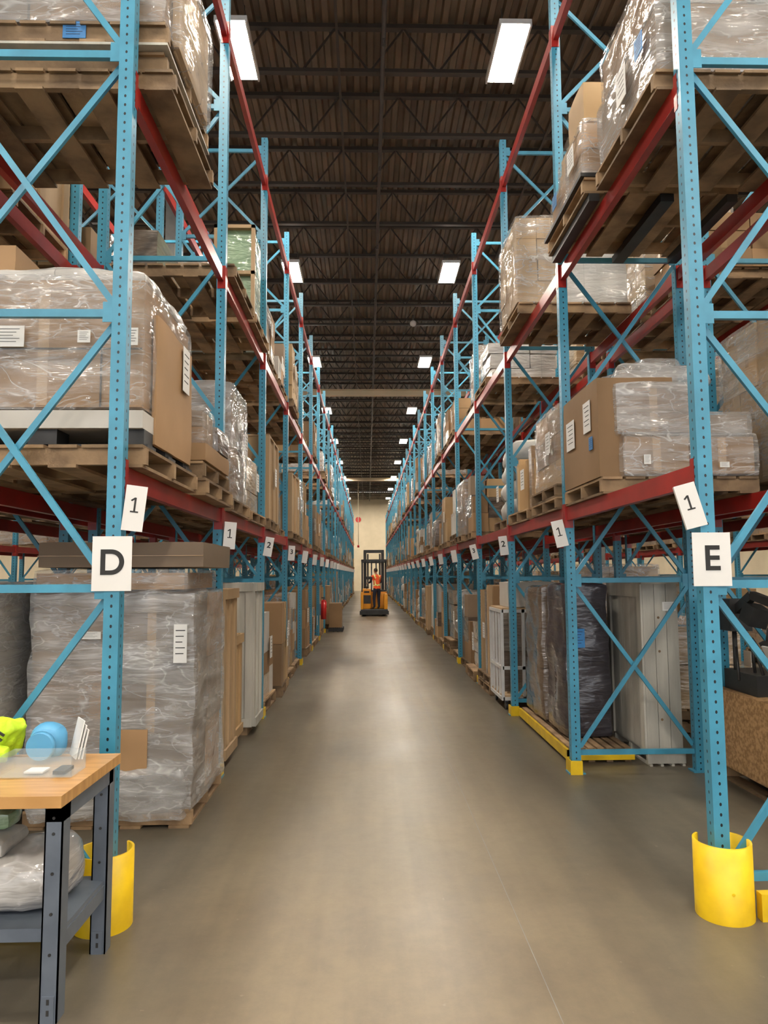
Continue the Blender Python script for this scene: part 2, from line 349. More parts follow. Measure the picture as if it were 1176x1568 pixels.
# ------------------------------------------------------------------ racks
BAY=2.52; DEP=1.07
def rack(name,xf,sgn,y0,nb,levels,top=7.31,guard=True):
    root=empty(name,(0,0,0)); xb=xf+sgn*DEP
    mb=MB(); cw=.078
    for i in range(nb+1):
        y=y0+i*BAY
        for x in (xf,xb):
            mb.column(x,y,.01,top,cw,.075,'hole'); mb.box(x-.07,x+.07,y-.06,y+.06,0,.012,'blue')
        a=xf+sgn*cw/2; b=xb-sgn*cw/2
        hs=[.17,1.64,3.09,4.55,6.0,7.15]
        for h in hs: mb.beam((a,y,h),(b,y,h),.03,.042,'blue')
        for h0,h1 in zip(hs[:-1],hs[1:]):
            mb.beam((a,y-.018,h0+.05),(b,y-.018,h1-.05),.022,.034,'blue'); mb.beam((b,y+.018,h0+.05),(a,y+.018,h1-.05),.022,.034,'blue')
            for xx,s2 in ((a,1),(b,-1)):
                mb.box(min(xx,xx+sgn*s2*.05),max(xx,xx+sgn*s2*.05),y-.032,y-.028,h1-.055,h1+.055,'blue')
    mb.obj('upright_frames',root)
    mb=MB()
    for i in range(nb):
        a=y0+i*BAY+.04; b=y0+(i+1)*BAY-.04
        for z in levels:
            for x in (xf,xb):
                mb.box(x-.024,x+.024,a,b,z-.115,z,'red')
                xo=x-sgn*.042 if x==xf else x+sgn*.042
                for yy in (a-.035,b-.003): mb.box(min(x-.03,xo),max(x+.03,xo),yy,yy+.038,z-.18,z+.03,'red')
    mb.obj('load_beams',root)
    if guard:
        mb=MB()
        for i in range(1,nb+1):
            y=y0+i*BAY; xa=xf-sgn*.05
            mb.box(min(xa,xa-sgn*.012),max(xa,xa-sgn*.012),y-.075,y+.075,0,.115,'yellow')
            mb.box(min(xa,xa+sgn*.09),max(xa,xa+sgn*.09),y-.075,y-.062,0,.115,'yellow'); mb.box(min(xa,xa+sgn*.09),max(xa,xa+sgn*.09),y+.062,y+.075,0,.115,'yellow')
        mb.obj('post_protectors',root)
    return root
XL,YL=-1.30,3.70; XR,YR=1.78,3.70
LVL=[2.28,4.44,6.78]; LVR=[2.28,4.46,6.78]
NB=25
rack('pallet_rack',XL,-1,YL,NB,LVL)
rack('pallet_rack',XR,1,YR,NB,LVR)
rack('pallet_rack',XL-DEP-.25-DEP,1,YL,NB,LVL,guard=False)
rack('pallet_rack',XR+DEP+.25+DEP,-1,YR,NB,LVR,guard=False)
rack('pallet_rack',-6.75,-1,YL,NB,LVL,guard=False)
rack('pallet_rack',7.25,1,YR,NB,LVR,guard=False)

# ------------------------------------------------------------------ pallet loads
def pallet(mb,x0,x1,y0,y1,z,m='wood'):
    for k in range(3):
        yy=y0+.02+(y1-y0-.04-.04)*k/2; mb.box(x0,x1,yy,yy+.04,z+.018,z+.107,m)
    n=7; w=(x1-x0)/n
    for k in range(n): mb.box(x0+k*w+.01,x0+(k+1)*w-.015,y0,y1,z+.107,z+.125,m)
    for k in (0,2,4,6) : mb.box(x0+k*w+.01,x0+(k+1)*w-.015,y0,y1,z,z+.018,m)
def label(mb,face,a,b,c,w,h,m='paper'):
    if face=='-y':
        mb.box(a-w/2,a+w/2,b-.004,b,c-h/2,c+h/2,m)
        for k in range(5): mb.box(a-w*.36,a+w*(.36-.1*(k%3)),b-.0048,b-.004,c+h*(.34-.15*k)-h*.012,c+h*(.34-.15*k)+h*.012,'ink')
    else:
        s=-1 if face=='-x' else 1
        mb.box(min(a,a+s*.004),max(a,a+s*.004),b-w/2,b+w/2,c-h/2,c+h/2,m)
        for k in range(5): mb.box(min(a+s*.004,a+s*.0048),max(a+s*.004,a+s*.0048),b-w*.36,b+w*(.36-.1*(k%3)),c+h*(.34-.15*k)-h*.012,c+h*(.34-.15*k)+h*.012,'ink')
def cartons(mb,x0,x1,y0,y1,z0,z1,nx,ny,nz,m,rng,gap=.006,tape=True,drop=0):
    wx=(x1-x0)/nx; wy=(y1-y0)/ny; wz=(z1-z0)/nz
    for k in range(nz):
        for i in range(nx):
            for j in range(ny):
                if k==nz-1 and rng.random()<drop: continue
                jx=rng.uniform(-.008,.008); jy=rng.uniform(-.008,.008)
                a0,a1=x0+i*wx+gap+jx,x0+(i+1)*wx-gap+jx; b0,b1=y0+j*wy+gap+jy,y0+(j+1)*wy-gap+jy; c0,c1=z0+k*wz+.001,z0+(k+1)*wz-.004
                mm=m if isinstance(m,str) else rng.choice(m)
                mb.box(a0,a1,b0,b1,c0,c1,mm)
                if tape and mm in('card','card2','white','cardg'):
                    cy=(b0+b1)/2; cx=(a0+a1)/2
                    if i in(0,nx-1): mb.box(a0-.001,a1+.001,cy-.025,cy+.025,c1-.07,c1+.001,'tape')
                    if j==0: mb.box(cx-.03,cx+.03,b0-.0012,b0,c0+.01,c1-.01,'tape') if rng.random()<.5 else None
def filmed(mb,x0,x1,y0,y1,z0,z1,nx,ny,nz,m,seed,film='film',res=.06,amp=.014,taper=0):
    rr=random.Random(seed); g=.028
    cartons(mb,x0+g,x1-g,y0+g,y1-g,z0,z1-g,nx,ny,nz,m,rr,gap=.002)
    mb.lump(x0,x1,y0,y1,z0-.03,z1,film,res,amp,.035,seed,freq=4,taper=taper)
def variant(kind,seed):
    r=random.Random(seed); mb=MB(); w=r.uniform(1.02,1.14)/2; d=r.uniform(.92,1.06)/2; np=1 if r.random()<.85 else 2
    for k in range(np): pallet(mb,-.58,.58,-.5,.5,k*.127)
    z=np*.127; h=r.uniform(.55,1.15)
    if kind=='wrapped_pallet_load':
        mt=r.choice(['wrap','wraph','wrap','wrapc','wrap','wrapw'])
        n=r.choice([1,1,2,3])
        if n==1: filmed(mb,-w,w,-d,d,z,z+h,r.choice([1,2,3]),r.choice([1,2]),r.choice([1,2,3]),r.choice([['card','cardg'],['card','card2'],['cardg','white'],'card']),seed,r.choice(['film','film','filmh']),.1,.018)
        else:
            zz=z
            for k in range(n):
                hh=h/n*r.uniform(.75,1.2); ww=w*r.uniform(.85,1); dd=d*r.uniform(.85,1)
                if r.random()<.5:
                    sx=r.uniform(-.2,.2); mb.lump(-ww,sx,-dd,dd,zz,zz+hh,mt,.12,.012,.02,seed+k); mb.lump(sx,ww,-dd,dd*.9,zz,zz+hh*r.uniform(.8,1),mt,.12,.012,.02,seed+k+5)
                    hh*=.98
                else: mb.lump(-ww,ww,-dd,dd,zz,zz+hh,mt,.12,.014,.02,seed+k)
                zz+=hh
    elif kind=='wrapped_dark_load': mb.lump(-w,w,-d,d,z,z+h,r.choice(['wrapd','wrapb','wrapb']),.11,.03,.04,seed,taper=.05)
    elif kind=='stacked_cartons':
        cartons(mb,-w,w,-d,d,z,z+h,r.choice([2,3]),r.choice([2,3]),r.choice([2,3,4]),r.choice(['card','card2','card',['card','card2'],'wrapc','white']),r,drop=.25)
    elif kind=='golden_carton_stack':
        filmed(mb,-w,w,-d,d,z,z+1.3,3,3,5,['card2','wrapc','card2'],seed,'film',.12,.012)
    elif kind=='wooden_crate':
        mt=r.choice(['ply','whitewood','ply']); mb.box(-w+.02,w-.02,-d+.02,d-.02,z,z+h,mt)
        for sx in(-w+.05,0,w-.05): 
            for yy in (-d,d-.02): mb.box(sx-.05,sx+.05,yy,yy+.02,z,z+h,mt)
        for yy in (-d+.07,0,d-.07):
            for xx in (-w,w-.02): mb.box(xx,xx+.02,yy-.05,yy+.05,z,z+h,mt)
        mb.box(-w,w,-d,d,z+h,z+h+.02,mt)
    elif kind=='empty_pallet_stack':
        for k in range(np,np+r.randint(3,6)): o=r.uniform(-.03,.03); pallet(mb,-.58+o,.58+o,-.5,.5,k*.127)
    elif kind=='bagged_goods':
        for k in range(r.randint(2,4)):
            for j in(0,1):
                yy=-d+j*d; mb.lump(-w*r.uniform(.8,1),w*r.uniform(.8,1),yy,yy+d,z+.25*k,z+.25*(k+1)+.02,'foam' if seed%2 else 'wrapw',.07,.045,.11,seed+k*3+j)
    elif kind=='mixed_boxes':
        x=-w
        while x<w-.15:
            ww=min(r.uniform(.25,.5),w-x); y=-d
            while y<d-.15:
                dd=min(r.uniform(.25,.5),d-y); zz=z; hh=h*r.uniform(.4,1.15); 
                while zz<z+hh-.1:
                    bh=r.uniform(.18,.42); mb.box(x+.01,x+ww-.01,y+.01,y+dd-.01,zz,zz+bh-.003,r.choice(['card','card2','card','white','cardg','card','wrapc','wrapb']),rot=(0,0,r.uniform(-.04,.04))); zz+=bh
                y+=dd
            x+=ww
    elif kind=='wrapped_flat_panels':
        y=-d
        while y<d-.1:
            t=r.uniform(.06,.14); hh=h*r.uniform(.85,1.15); mb.box(-w*r.uniform(.8,1),w*r.uniform(.85,1),y,y+t,z,z+hh,r.choice(['card','wrap','ply','card2','wraph','greenglass']),rot=(r.uniform(-.02,.02),0,0)); y+=t+.03
    if r.random()<.6:
        for s_ in (-1,1): label(mb,'+x' if s_>0 else '-x',s_*(w+.024),r.uniform(-.25,.25),z+h*.55,.16,.22)
    return mb.mesh(kind)
KW={'wrapped_pallet_load':14,'wrapped_dark_load':3,'stacked_cartons':8,'wooden_crate':3,'empty_pallet_stack':2,'bagged_goods':3,'mixed_boxes':8,'wrapped_flat_panels':3,'golden_carton_stack':2}
VAR={}; s_=11
for k,n in KW.items():
    VAR[k]=[variant(k,s_+i*13) for i in range(n)]; s_+=101
POOL=['wrapped_pallet_load']*9+['wrapped_dark_load']*2+['stacked_cartons']*6+['wooden_crate']*2+['empty_pallet_stack']+['bagged_goods']*2+['mixed_boxes']*7+['wrapped_flat_panels']*2
POOLC=['stacked_cartons']*4+['wrapped_pallet_load']*3+['mixed_boxes']*2+['golden_carton_stack']*5
rg=random.Random(42)
HS={}
def zmax(me): 
    if me.name not in HS: HS[me.name]=max(v.co.z for v in me.vertices)
    return HS[me.name]
def fill(xc,y0,levels,skip,probs,pool=POOL,nb=NB,cap2=1.05):
    for b in range(0,nb):
        for li,z in enumerate([0]+levels):
            for s in (0,1):
                if (b,li,s) in skip: continue
                if rg.random()>probs(b,li): continue
                k=rg.choice(pool); me=rg.choice(VAR[k]); zz=z+.002 if z else 0
                hh=zmax(me); sz=rg.uniform(1.0,1.4) if li==0 else rg.uniform(.85,1.1)
                cap={0:1.85,1:1.45,2:cap2 if b<8 else 1.3,3:.9}[li]
                if hh*sz>cap: sz=cap/hh
                o=put(me,k,(xc+rg.uniform(-.06,.06),y0+b*BAY+.66+s*1.2+rg.uniform(-.03,.03),zz),(0,0,R(rg.choice([0,180]))+R(rg.uniform(-1.5,1.5))))
                o.scale=(1,1,sz if k!='empty_pallet_stack' else 1)
def sk(*bays): return set(bays)
skL=sk((0,0,0),(0,0,1),(0,1,0),(0,1,1),(0,2,0),(0,2,1),(1,0,0),(1,0,1),(1,2,0),(1,2,1))
skR=sk((0,0,0),(0,0,1),(0,1,0),(0,1,1),(0,2,0),(0,2,1),(1,0,0),(1,0,1),(1,2,0),(1,2,1),(2,0,0))
fill(XL-DEP/2+.02,YL,LVL,skL,lambda b,li:(.97,.96,.6 if b<8 else .8,.0 if b<10 else .12)[li])
fill(XR+DEP/2-.02,YR,LVR,skR,lambda b,li:(.97,.96,.85,.0 if b<10 else .12)[li])
fill(XL-DEP-.25-DEP/2,YL,LVL,sk((0,0,0),(0,0,1)),lambda b,li:(.9,.8,.6,.0 if b<6 else .2)[li],nb=14)
fill(XR+DEP+.25+DEP/2,YR,LVR,sk((0,0,0),(0,0,1),(1,0,0)),lambda b,li:((.9,.9,1,.1) if b>0 else (.9,.3,.5,.0))[li],POOLC,nb=14,cap2=1.5)
fill(-7.3,YL,LVL,set(),lambda b,li:(.9,.85,.6,.2)[li],nb=14)
fill(7.8,YR,LVR,set(),lambda b,li:(.9,.85,.95,.6)[li],POOLC,nb=14,cap2=1.5)

# ------------------------------------------------------------------ hero loads, left
mb=MB()
pallet(mb,-2.34,-1.20,5.0,6.02,0)
filmed(mb,-2.34,-1.19,4.99,6.03,.127,1.60,2,2,3,['cardg','cardg','card'],3,'filmh',.045,.03,)
filmed(mb,-2.34,-1.25,5.02,5.98,1.605,1.755,1,1,1,'card',4,'film',.07,.006)
mb.lump(-2.30,-1.15,5.02,6.0,1.76,1.94,'cardg',.08,.005,.01,5)
mb.box(-2.30,-1.15,5.012,5.018,1.84,1.846,'tape'); mb.box(-1.72,-1.66,5.010,5.016,1.79,1.94,'tape')
label(mb,'-y',-1.28,4.945,1.24,.09,.26); label(mb,'-y',-1.9,4.945,1.3,.16,.05,'paper')
mb.lump(-2.28,-1.22,4.955,5.05,.05,.40,'filmh',.035,.04,.04,27,freq=6)
mb.box(-1.72,-1.50,4.975,4.985,.36,.66,'card')
mb.obj('tall_wrapped_pallet_load')
mb=MB()
filmed(mb,-3.02,-2.44,4.75,5.75,.03,1.66,1,1,1,'white',8,'filmh',.09,.01)
label(mb,'-y',-2.75,4.735,1.30,.14,.34)
mb.obj('wrapped_cabinet')
def plycrate(name,x0,x1,y0,y1,z1,m='ply'):
    mb=MB(); mb.box(x0+.05,x0+.14,y0,y1,0,.09,'wood'); mb.box(x1-.14,x1-.05,y0,y1,0,.09,'wood')
    mb.box(x0,x1,y0,y1,.09,z1,m)
    for x in (x0,(x0+x1)/2-.04,x1-.08): mb.box(x,x+.08,y0-.02,y0,.09,z1,m)
    for z in (.09,z1-.09): mb.box(x0,x1,y0-.04,y0-.02,z,z+.09,m)
    for k in range(3):
        yy=y0+(y1-y0-.08)*k/2
        for xa in (x0-.02,x1): mb.box(xa,xa+.02,yy,yy+.08,.09,z1,m)
    for xa in (x0-.04,x1+.02):
        for z in (.09,z1-.09): mb.box(xa,xa+.02,y0,y1,z,z+.09,m)
    return mb.obj(name)
plycrate('plywood_crate',-2.2,-1.28,6.38,6.95,1.58)
plycrate('plywood_crate',-2.25,-1.34,7.1,7.6,1.1,'card2')
plycrate('plywood_crate',-2.2,-1.24,7.8,8.35,1.62,'whitewood')
# level 1 bay 1
mb=MB(); z=LVL[0]+.002
pallet(mb,-2.42,-1.19,3.80,5.0,z)
mb.box(-2.4,-1.24,3.90,4.95,z+.235,z+.335,'white')
for k in range(3):
    for j in range(3): mb.box(-2.36+k*.48,-2.2+k*.48,3.93+j*.42,4.09+j*.42,z+.14,z+.235,'black')
for j in range(3): mb.box(-2.38,-1.22,3.93+j*.42,4.09+j*.42,z+.126,z+.15,'black')
z+=.337
filmed(mb,-2.42,-1.24,3.93,4.98,z+.03,z+.80,1,1,1,'card',12,'film',.05,.016)
mb.box(-2.39,-1.27,3.948,3.958,z+.36,z+.368,'ink'); mb.box(-1.50,-1.492,3.948,3.957,z+.03,z+.36,'ink')
mb.lump(-1.255,-1.225,4.1,4.92,z-.16,z+.62,'card',.08,.008,.01,13)
mb.lump(-2.40,-1.26,4.02,4.95,z+.78,z+.88,'wrapw',.05,.03,.05,14,taper=.03)
mb.lump(-2.0,-1.34,4.3,4.7,z+.85,z+.94,'foam',.06,.03,.04,15)
mb.lump(-2.4,-2.05,4.05,4.5,z+.85,z+1.02,'card',.1,.01,.01,16)
label(mb,'-y',-2.0,3.91,z+.42,.18,.12); label(mb,'-y',-1.58,3.91,z+.42,.07,.07); label(mb,'-y',-1.31,3.91,z+.42,.06,.1); label(mb,'+x',-1.212,4.7,z+.45,.16,.3)
mb.obj('large_wrapped_carton_load')
mb=MB(); z=LVL[0]+.002; pallet(mb,-2.35,-1.15,5.12,6.1,z); pallet(mb,-2.35,-1.18,5.14,6.1,z+.127)
z+=.254; mb.lump(-2.25,-1.17,5.15,6.05,z,z+.14,'card',.08,.01,.02,21); filmed(mb,-1.70,-1.19,5.17,5.58,z+.14,z+.42,1,1,2,['card','cardg'],22,'film',.05,.015); mb.lump(-1.65,-1.17,5.6,6.03,z+.14,z+.36,'wrapb',.06,.02,.03,23); mb.lump(-2.2,-1.75,5.17,6.0,z+.14,z+.5,'wrapw',.08,.02,.03,24)
mb.obj('wrapped_pallet_load')
# level 2 bay 1 (seen from below)
mb=MB(); z=LVL[1]+.002
pallet(mb,-2.35,-1.08,3.82,4.86,z); pallet(mb,-2.32,-1.14,3.85,4.85,z+.127)
mb.box(-2.3,-1.12,3.80,4.86,z+.255,z+.27,'whitewood'); pallet(mb,-2.3,-1.12,3.80,4.86,z+.27)
filmed(mb,-2.32,-1.13,3.80,4.86,z+.42,z+1.2,3,2,2,['card','cardg'],31,'filmh',.05,.025)
mb.box(-1.125,-1.115,4.0,4.7,z+.36,z+1.0,'card2',rot=(0,R(3),0)); filmed(mb,-1.17,-1.07,3.95,4.75,z+.38,z+1.05,1,1,1,'card2',32,'film',.05,.015)
label(mb,'-y',-1.65,3.815,z+.35,.13,.10,'bluetape')
mb.obj('wrapped_pallet_load')
mb=MB(); z=LVL[1]+.002
pallet(mb,-2.35,-1.2,6.35,7.45,z); mb.lump(-2.25,-1.95,6.45,7.35,z+.127,z+.5,'wrapb',.1,.01,.01,36)
mb.obj('partly_loaded_pallet')
mb=MB(); pallet(mb,-2.35,-1.2,7.55,8.6,z); z+=.127
for x in (-1.72,-1.30): mb.box(x,x+.04,7.77,7.83,z,z+1.1,'ply')
for zz in (0,.52,1.06): mb.box(-1.72,-1.26,7.77,7.83,z+zz,z+zz+.04,'ply')
mb.box(-1.70,-1.28,7.84,8.35,z+.02,z+1.08,'greenglass'); mb.box(-2.3,-1.76,7.65,8.45,z,z+.6,'wrap')
mb.obj('netted_glass_panel_crate')

# ------------------------------------------------------------------ hero loads, right
mb=MB(); z=LVR[0]+.002
pallet(mb,1.72,2.90,5.12,6.12,z)
z+=.127
mb.lump(1.72,2.30,5.17,6.1,z,z+.76,'card',.08,.006,.012,41)
filmed(mb,1.88,2.90,5.11,6.08,z+.02,z+.33,2,1,1,'card',42,'film',.05,.014); filmed(mb,1.84,2.42,5.12,6.08,z+.33,z+.72,1,1,1,'card',43,'filmh',.05,.016); filmed(mb,2.43,2.88,5.14,6.08,z+.33,z+.50,1,1,1,'cardg',46,'film',.05,.014)
mb.lump(1.84,2.66,5.2,6.05,z+.70,z+.90,'filmh',.045,.04,.08,44,taper=.14); mb.lump(1.95,2.4,5.3,5.95,z+.71,z+.84,'cardg',.08,.01,.02,47)
mb.lump(2.1,2.5,5.35,5.9,z+.82,z+.98,'filmh',.05,.03,.08,45)
label(mb,'-x',1.712,5.4,z+.50,.17,.24); label(mb,'-x',1.712,5.85,z+.44,.22,.24); label(mb,'-x',1.712,5.32,z+.28,.08,.1,'bluetape')
label(mb,'-y',2.05,5.09,z+.12,.05,.07); label(mb,'-y',2.62,5.09,z+.08,.07,.04)
mb.obj('large_wrapped_carton_load')
mb=MB(); z=LVR[1]+.002
pallet(mb,1.66,2.86,3.80,4.88,z,'wood')
filmed(mb,1.68,2.84,3.82,4.86,z+.15,z+.60,1,1,1,'card',51,'filmh',.05,.018); filmed(mb,1.70,2.3,3.84,4.84,z+.60,z+.95,1,2,1,['card2','card'],52,'film',.07,.015); mb.lump(2.3,2.84,3.84,4.84,z+.60,z+.85,'wrapw',.06,.03,.05,58)
label(mb,'-x',1.655,4.3,z+.38,.16,.22); label(mb,'-x',1.655,4.0,z+.42,.12,.12,'bluetape')
mb.obj('wrapped_pallet_load')
mb=MB(); pallet(mb,1.62,2.80,5.02,6.08,z+.06); mb.box(1.66,1.74,5.02,6.08,z,z+.06,'black'); mb.box(2.2,2.3,5.02,6.08,z,z+.06,'black'); mb.box(2.7,2.78,5.02,6.08,z,z+.06,'black'); mb.box(1.60,2.6,5.01,6.1,z+.187,z+.215,'black')
r=random.Random(8); z+=.055
filmed(mb,1.62,2.02,5.04,5.5,z+.19,z+.62,1,1,2,['card2','card'],53,'film',.05,.014); filmed(mb,1.64,2.05,5.52,6.05,z+.19,z+.5,1,1,1,'card',54,'film',.05,.014)
mb.lump(2.04,2.7,5.04,6.0,z+.162,z+.6,'wrapc',.07,.015,.02,55); mb.lump(1.66,1.98,5.09,5.48,z+.62,z+.95,'card2',.07,.01,.02,56); filmed(mb,1.70,2.2,5.55,6.0,z+.53,z+.85,1,1,2,'card2',57,'film',.05,.014)
label(mb,'-x',1.60,5.25,z+.40,.16,.18); label(mb,'-x',1.62,5.8,z+.36,.12,.12,'bluetape')
mb.obj('mixed_carton_pallet')
z=LVR[1]+.002
mb=MB(); pallet(mb,1.62,2.84,7.3,8.4,z)
filmed(mb,1.60,2.10,7.33,8.3,z+.15,z+1.12,2,3,4,'card2',59,'film',.05,.012)
mb.lump(2.12,2.82,7.35,8.35,z+.127,z+.60,'wrapw',.09,.01,.02,61); mb.lump(2.14,2.80,7.36,8.3,z+.60,z+.76,'wrapw',.09,.01,.02,62)
mb.obj('stacked_cartons')
# floor bay 2
mb=MB(); pallet(mb,1.82,2.40,6.55,8.55,0,'wood')
mb.box(1.79,1.815,6.5,8.55,.03,.12,'yellow'); mb.box(1.79,2.40,6.50,6.52,.03,.12,'yellow')
mb.lump(1.90,2.36,6.9,7.6,.127,1.60,'wrapd',.05,.035,.05,71,taper=.03)
mb.lump(1.86,2.36,7.65,8.5,.127,1.56,'wrapb',.05,.035,.05,72,taper=.03)
label(mb,'-y',2.02,6.87,1.08,.14,.18,'bluetape')
mb.obj('dark_wrapped_pallet_load')
X0,X1,Y0,Y1=2.48,2.80,6.40,7.3
mb=MB(); pallet(mb,X0,X1+.02,Y0-.02,Y1,0,'whitewood')
n=3
for k in range(n):
    a=X0+(X1-X0)*k/n; mb.box(a+.002,a+(X1-X0)/n-.002,Y0,Y0+.03,.127,1.60,'whitewood')
n=6
for k in range(n):
    a=Y0+(Y1-Y0)*k/n; mb.box(X0,X0+.03,a+.03,a+(Y1-Y0)/n+.026,.127,1.60,'whitewood')
mb.box(X0+.03,X1,Y0+.03,Y1,.127,1.59,'whitewood'); mb.box(X0-.01,X1+.01,Y0-.01,Y1+.03,1.60,1.63,'whitewood')
mb.box(X0-.02,X0,Y0,Y0+.09,.127,1.6,'whitewood'); mb.box(X0-.02,X0,Y1-.09,Y1,.127,1.6,'whitewood'); mb.box(X0-.02,X0,Y0+.09,Y1-.09,1.48,1.6,'whitewood')
label(mb,'-y',2.72,Y0,1.4,.12,.08)
for zz in (.4,1.0,1.3): mb.cyl((2.62,Y0-.001,zz),(2.62,Y0+.002,zz),.012,'wood',8)
mb.obj('painted_wooden_crate')
# bay 3: white steel cage trolley
mb=MB(); x0,x1,y0,y1=1.70,2.5,9.05,9.85
for x in (x0,x0+.27,x0+.53,x1):
    for y in (y0,y1): mb.box(x-.018,x+.018,y-.018,y+.018,.12,1.25,'whitesteel')
for zz in (.12,.5,1.21):
    for y in (y0,y1): mb.box(x0,x1,y-.018,y+.018,zz,zz+.04,'whitesteel')
    for x in (x0,x1): mb.box(x-.018,x+.018,y0,y1,zz,zz+.04,'whitesteel')
for k in range(1,4):
    y=y0+(y1-y0)*k/4; mb.box(x0-.012,x0+.012,y-.012,y+.012,.14,1.22,'whitesteel')
mb.box(x0,x1,y0,y1,.16,.18,'ply'); mb.box(x0+.08,x1-.05,y0+.3,y1-.05,.18,.7,'wrapb'); mb.box(x0,x1,y0,y1,1.25,1.27,'ply'); mb.lump(x0+.1,x1-.05,y0+.1,y1-.1,1.27,1.6,'white',.1,.01,.02,75)
for x in (x0+.05,x1-.05):
    for y in (y0+.05,y1-.05): mb.cyl((x-.015,y,.05),(x+.015,y,.05),.05,'black',12); mb.box(x-.02,x+.02,y-.02,y+.02,.08,.12,'steel')
mb.obj('steel_cage_trolley')
# back-row bay 1 floor: OSB crate with black gear on top
X0,X1,Y0,Y1=2.93,3.95,4.55,6.05
mb=MB(); pallet(mb,X0+.02,X1,Y0,Y1,0,'wood')
mb.box(X0,X1,Y0,Y1,.127,.74,'osb')
for y in (Y0,Y1-.07): mb.box(X0-.015,X0,y,y+.07,.127,.74,'osb')
label(mb,'-x',X0,5.1,.5,.24,.26)
mb.obj('osb_crate')
mb=MB(); r=random.Random(5)
z=.742
mb.box(2.97,3.45,4.65,5.3,z,z+.07,'black')
mb.box(2.98,3.02,4.68,5.28,z+.10,z+.46,'black',rot=(0,R(-24),0)); mb.box(2.962,2.975,4.72,5.24,z+.13,z+.43,'whitesteel',rot=(0,R(-24),0))
mb.cyl((3.15,4.95,z+.03),(3.15,4.95,z+.62),.025,'black',10); mb.beam((3.15,4.95,z+.62),(3.0,5.5,z+.78),.06,.06,'black'); mb.beam((3.0,5.5,z+.78),(3.05,5.9,z+.62),.05,.07,'black')
mb.box(2.97,3.15,5.80,5.98,z+.48,z+.74,'black'); mb.cyl((3.05,5.9,z),(3.05,5.9,z+.5),.02,'black',8); mb.box(3.0,3.45,5.5,6.0,z,z+.16,'black')
mb.box(2.96,3.10,5.45,5.62,z+.55,z+.70,'black',rot=(.3,.2,0))
for k in range(9):
    a=Vector((3.02+.05*math.sin(k*2.1),5.1+.08*k,z+.6-.03*k)); b2=a+Vector((r.uniform(-.05,.1),r.uniform(-.2,.2),-.25)); mb.cyl(a,b2,.012,'black',6)
mb.lump(3.3,3.9,4.8,5.9,z,z+.5,'wrapd',.08,.03,.06,77)
mb.obj('computer_monitor_equipment')

# ------------------------------------------------------------------ signs and tags
def sign(ch,x,y,z):
    mb=MB(); mb.box(-.100,.100,-.002,.002,-.139,.139,'paper'); o=mb.obj('aisle_letter_sign',None,(x,y,z)); 
    t=text(ch,.18,(0,-.003,0),(R(90),0,0),o,'letter'); t.data.offset=.0035; return o
sign('D',-1.30,YL-.045,1.765); sign('E',1.79,YR-.045,1.77)
mb=MB(); mb.box(-.052,.052,-.0012,.0012,-.235,0,'paper'); mb.box(-.052,-.049,.0012,.05,-.235,0,'paper'); tagL=mb.mesh('bay_number_tag')
mb=MB(); mb.box(-.005,.005,-.0022,-.0013,-.135,-.062,'ink'); mb.box(-.020,.020,-.0022,-.0013,-.140,-.132,'ink'); mb.beam((.0,-.0018,-.064),(-.020,-.0018,-.080),.0008,.009,'ink'); one=mb.mesh('number')
for side,X,Y0,sg in (('L',XL,YL,1),('R',XR,YR,-1)):
    for i in range(NB):
        jit=random.uniform(-.10,.10)
        o=put(tagL,'bay_number_tag',(X+sg*.115,Y0+i*BAY-.03,2.165),(0,(R(8) if side=='L' else R(-10))+jit,sg*R(18)))
        if i<2: put(one,'number',parent=o)
        elif i<4:
            n=text(str(i),.10,(0,-.002,-.1),(R(90),0,0),o,'number'); n.data.offset=.002
def guard(name,x,y,sgn):
    mb=MB(); ro,ri=.138,.127; n=28; h=.36
    a0,a1=R(90+35),R(90+35+290)
    for k in range(n+1):
        t=a0+(a1-a0)*k/n
        for rr,z in ((ro,0),(ro,h),(ri,0),(ri,h)): mb.v.append((rr*math.cos(t),rr*math.sin(t),z))
    for k in range(n):
        q=4*k; p=q+4
        mb.face([q,p,p+1,q+1],'yellow',sm=True); mb.face([q+2,q+3,p+3,p+2],'yellow',sm=True); mb.face([q+1,p+1,p+3,q+3],'yellow')
    for q in (0,4*n): mb.face([q,q+1,q+3,q+2],'yellow')
    mb.box(min(sgn*.142,sgn*.99),max(sgn*.142,sgn*.99),-.09,-.04,.0,.13,'yellow')
    for k in (.2,.9): mb.cyl((sgn*k,-.095,.09),(sgn*k,-.088,.09),.012,'steel',8)
    a=R(262); mb.cyl((ro*math.cos(a),ro*math.sin(a),.15),((ro+.003)*math.cos(a),(ro+.003)*math.sin(a),.15),.008,'yellow',8)
    return mb.obj(name,None,(x,y,0))
guard('column_guard',XL,YL-.03,-1); guard('column_guard',XR,YR-.03,1)

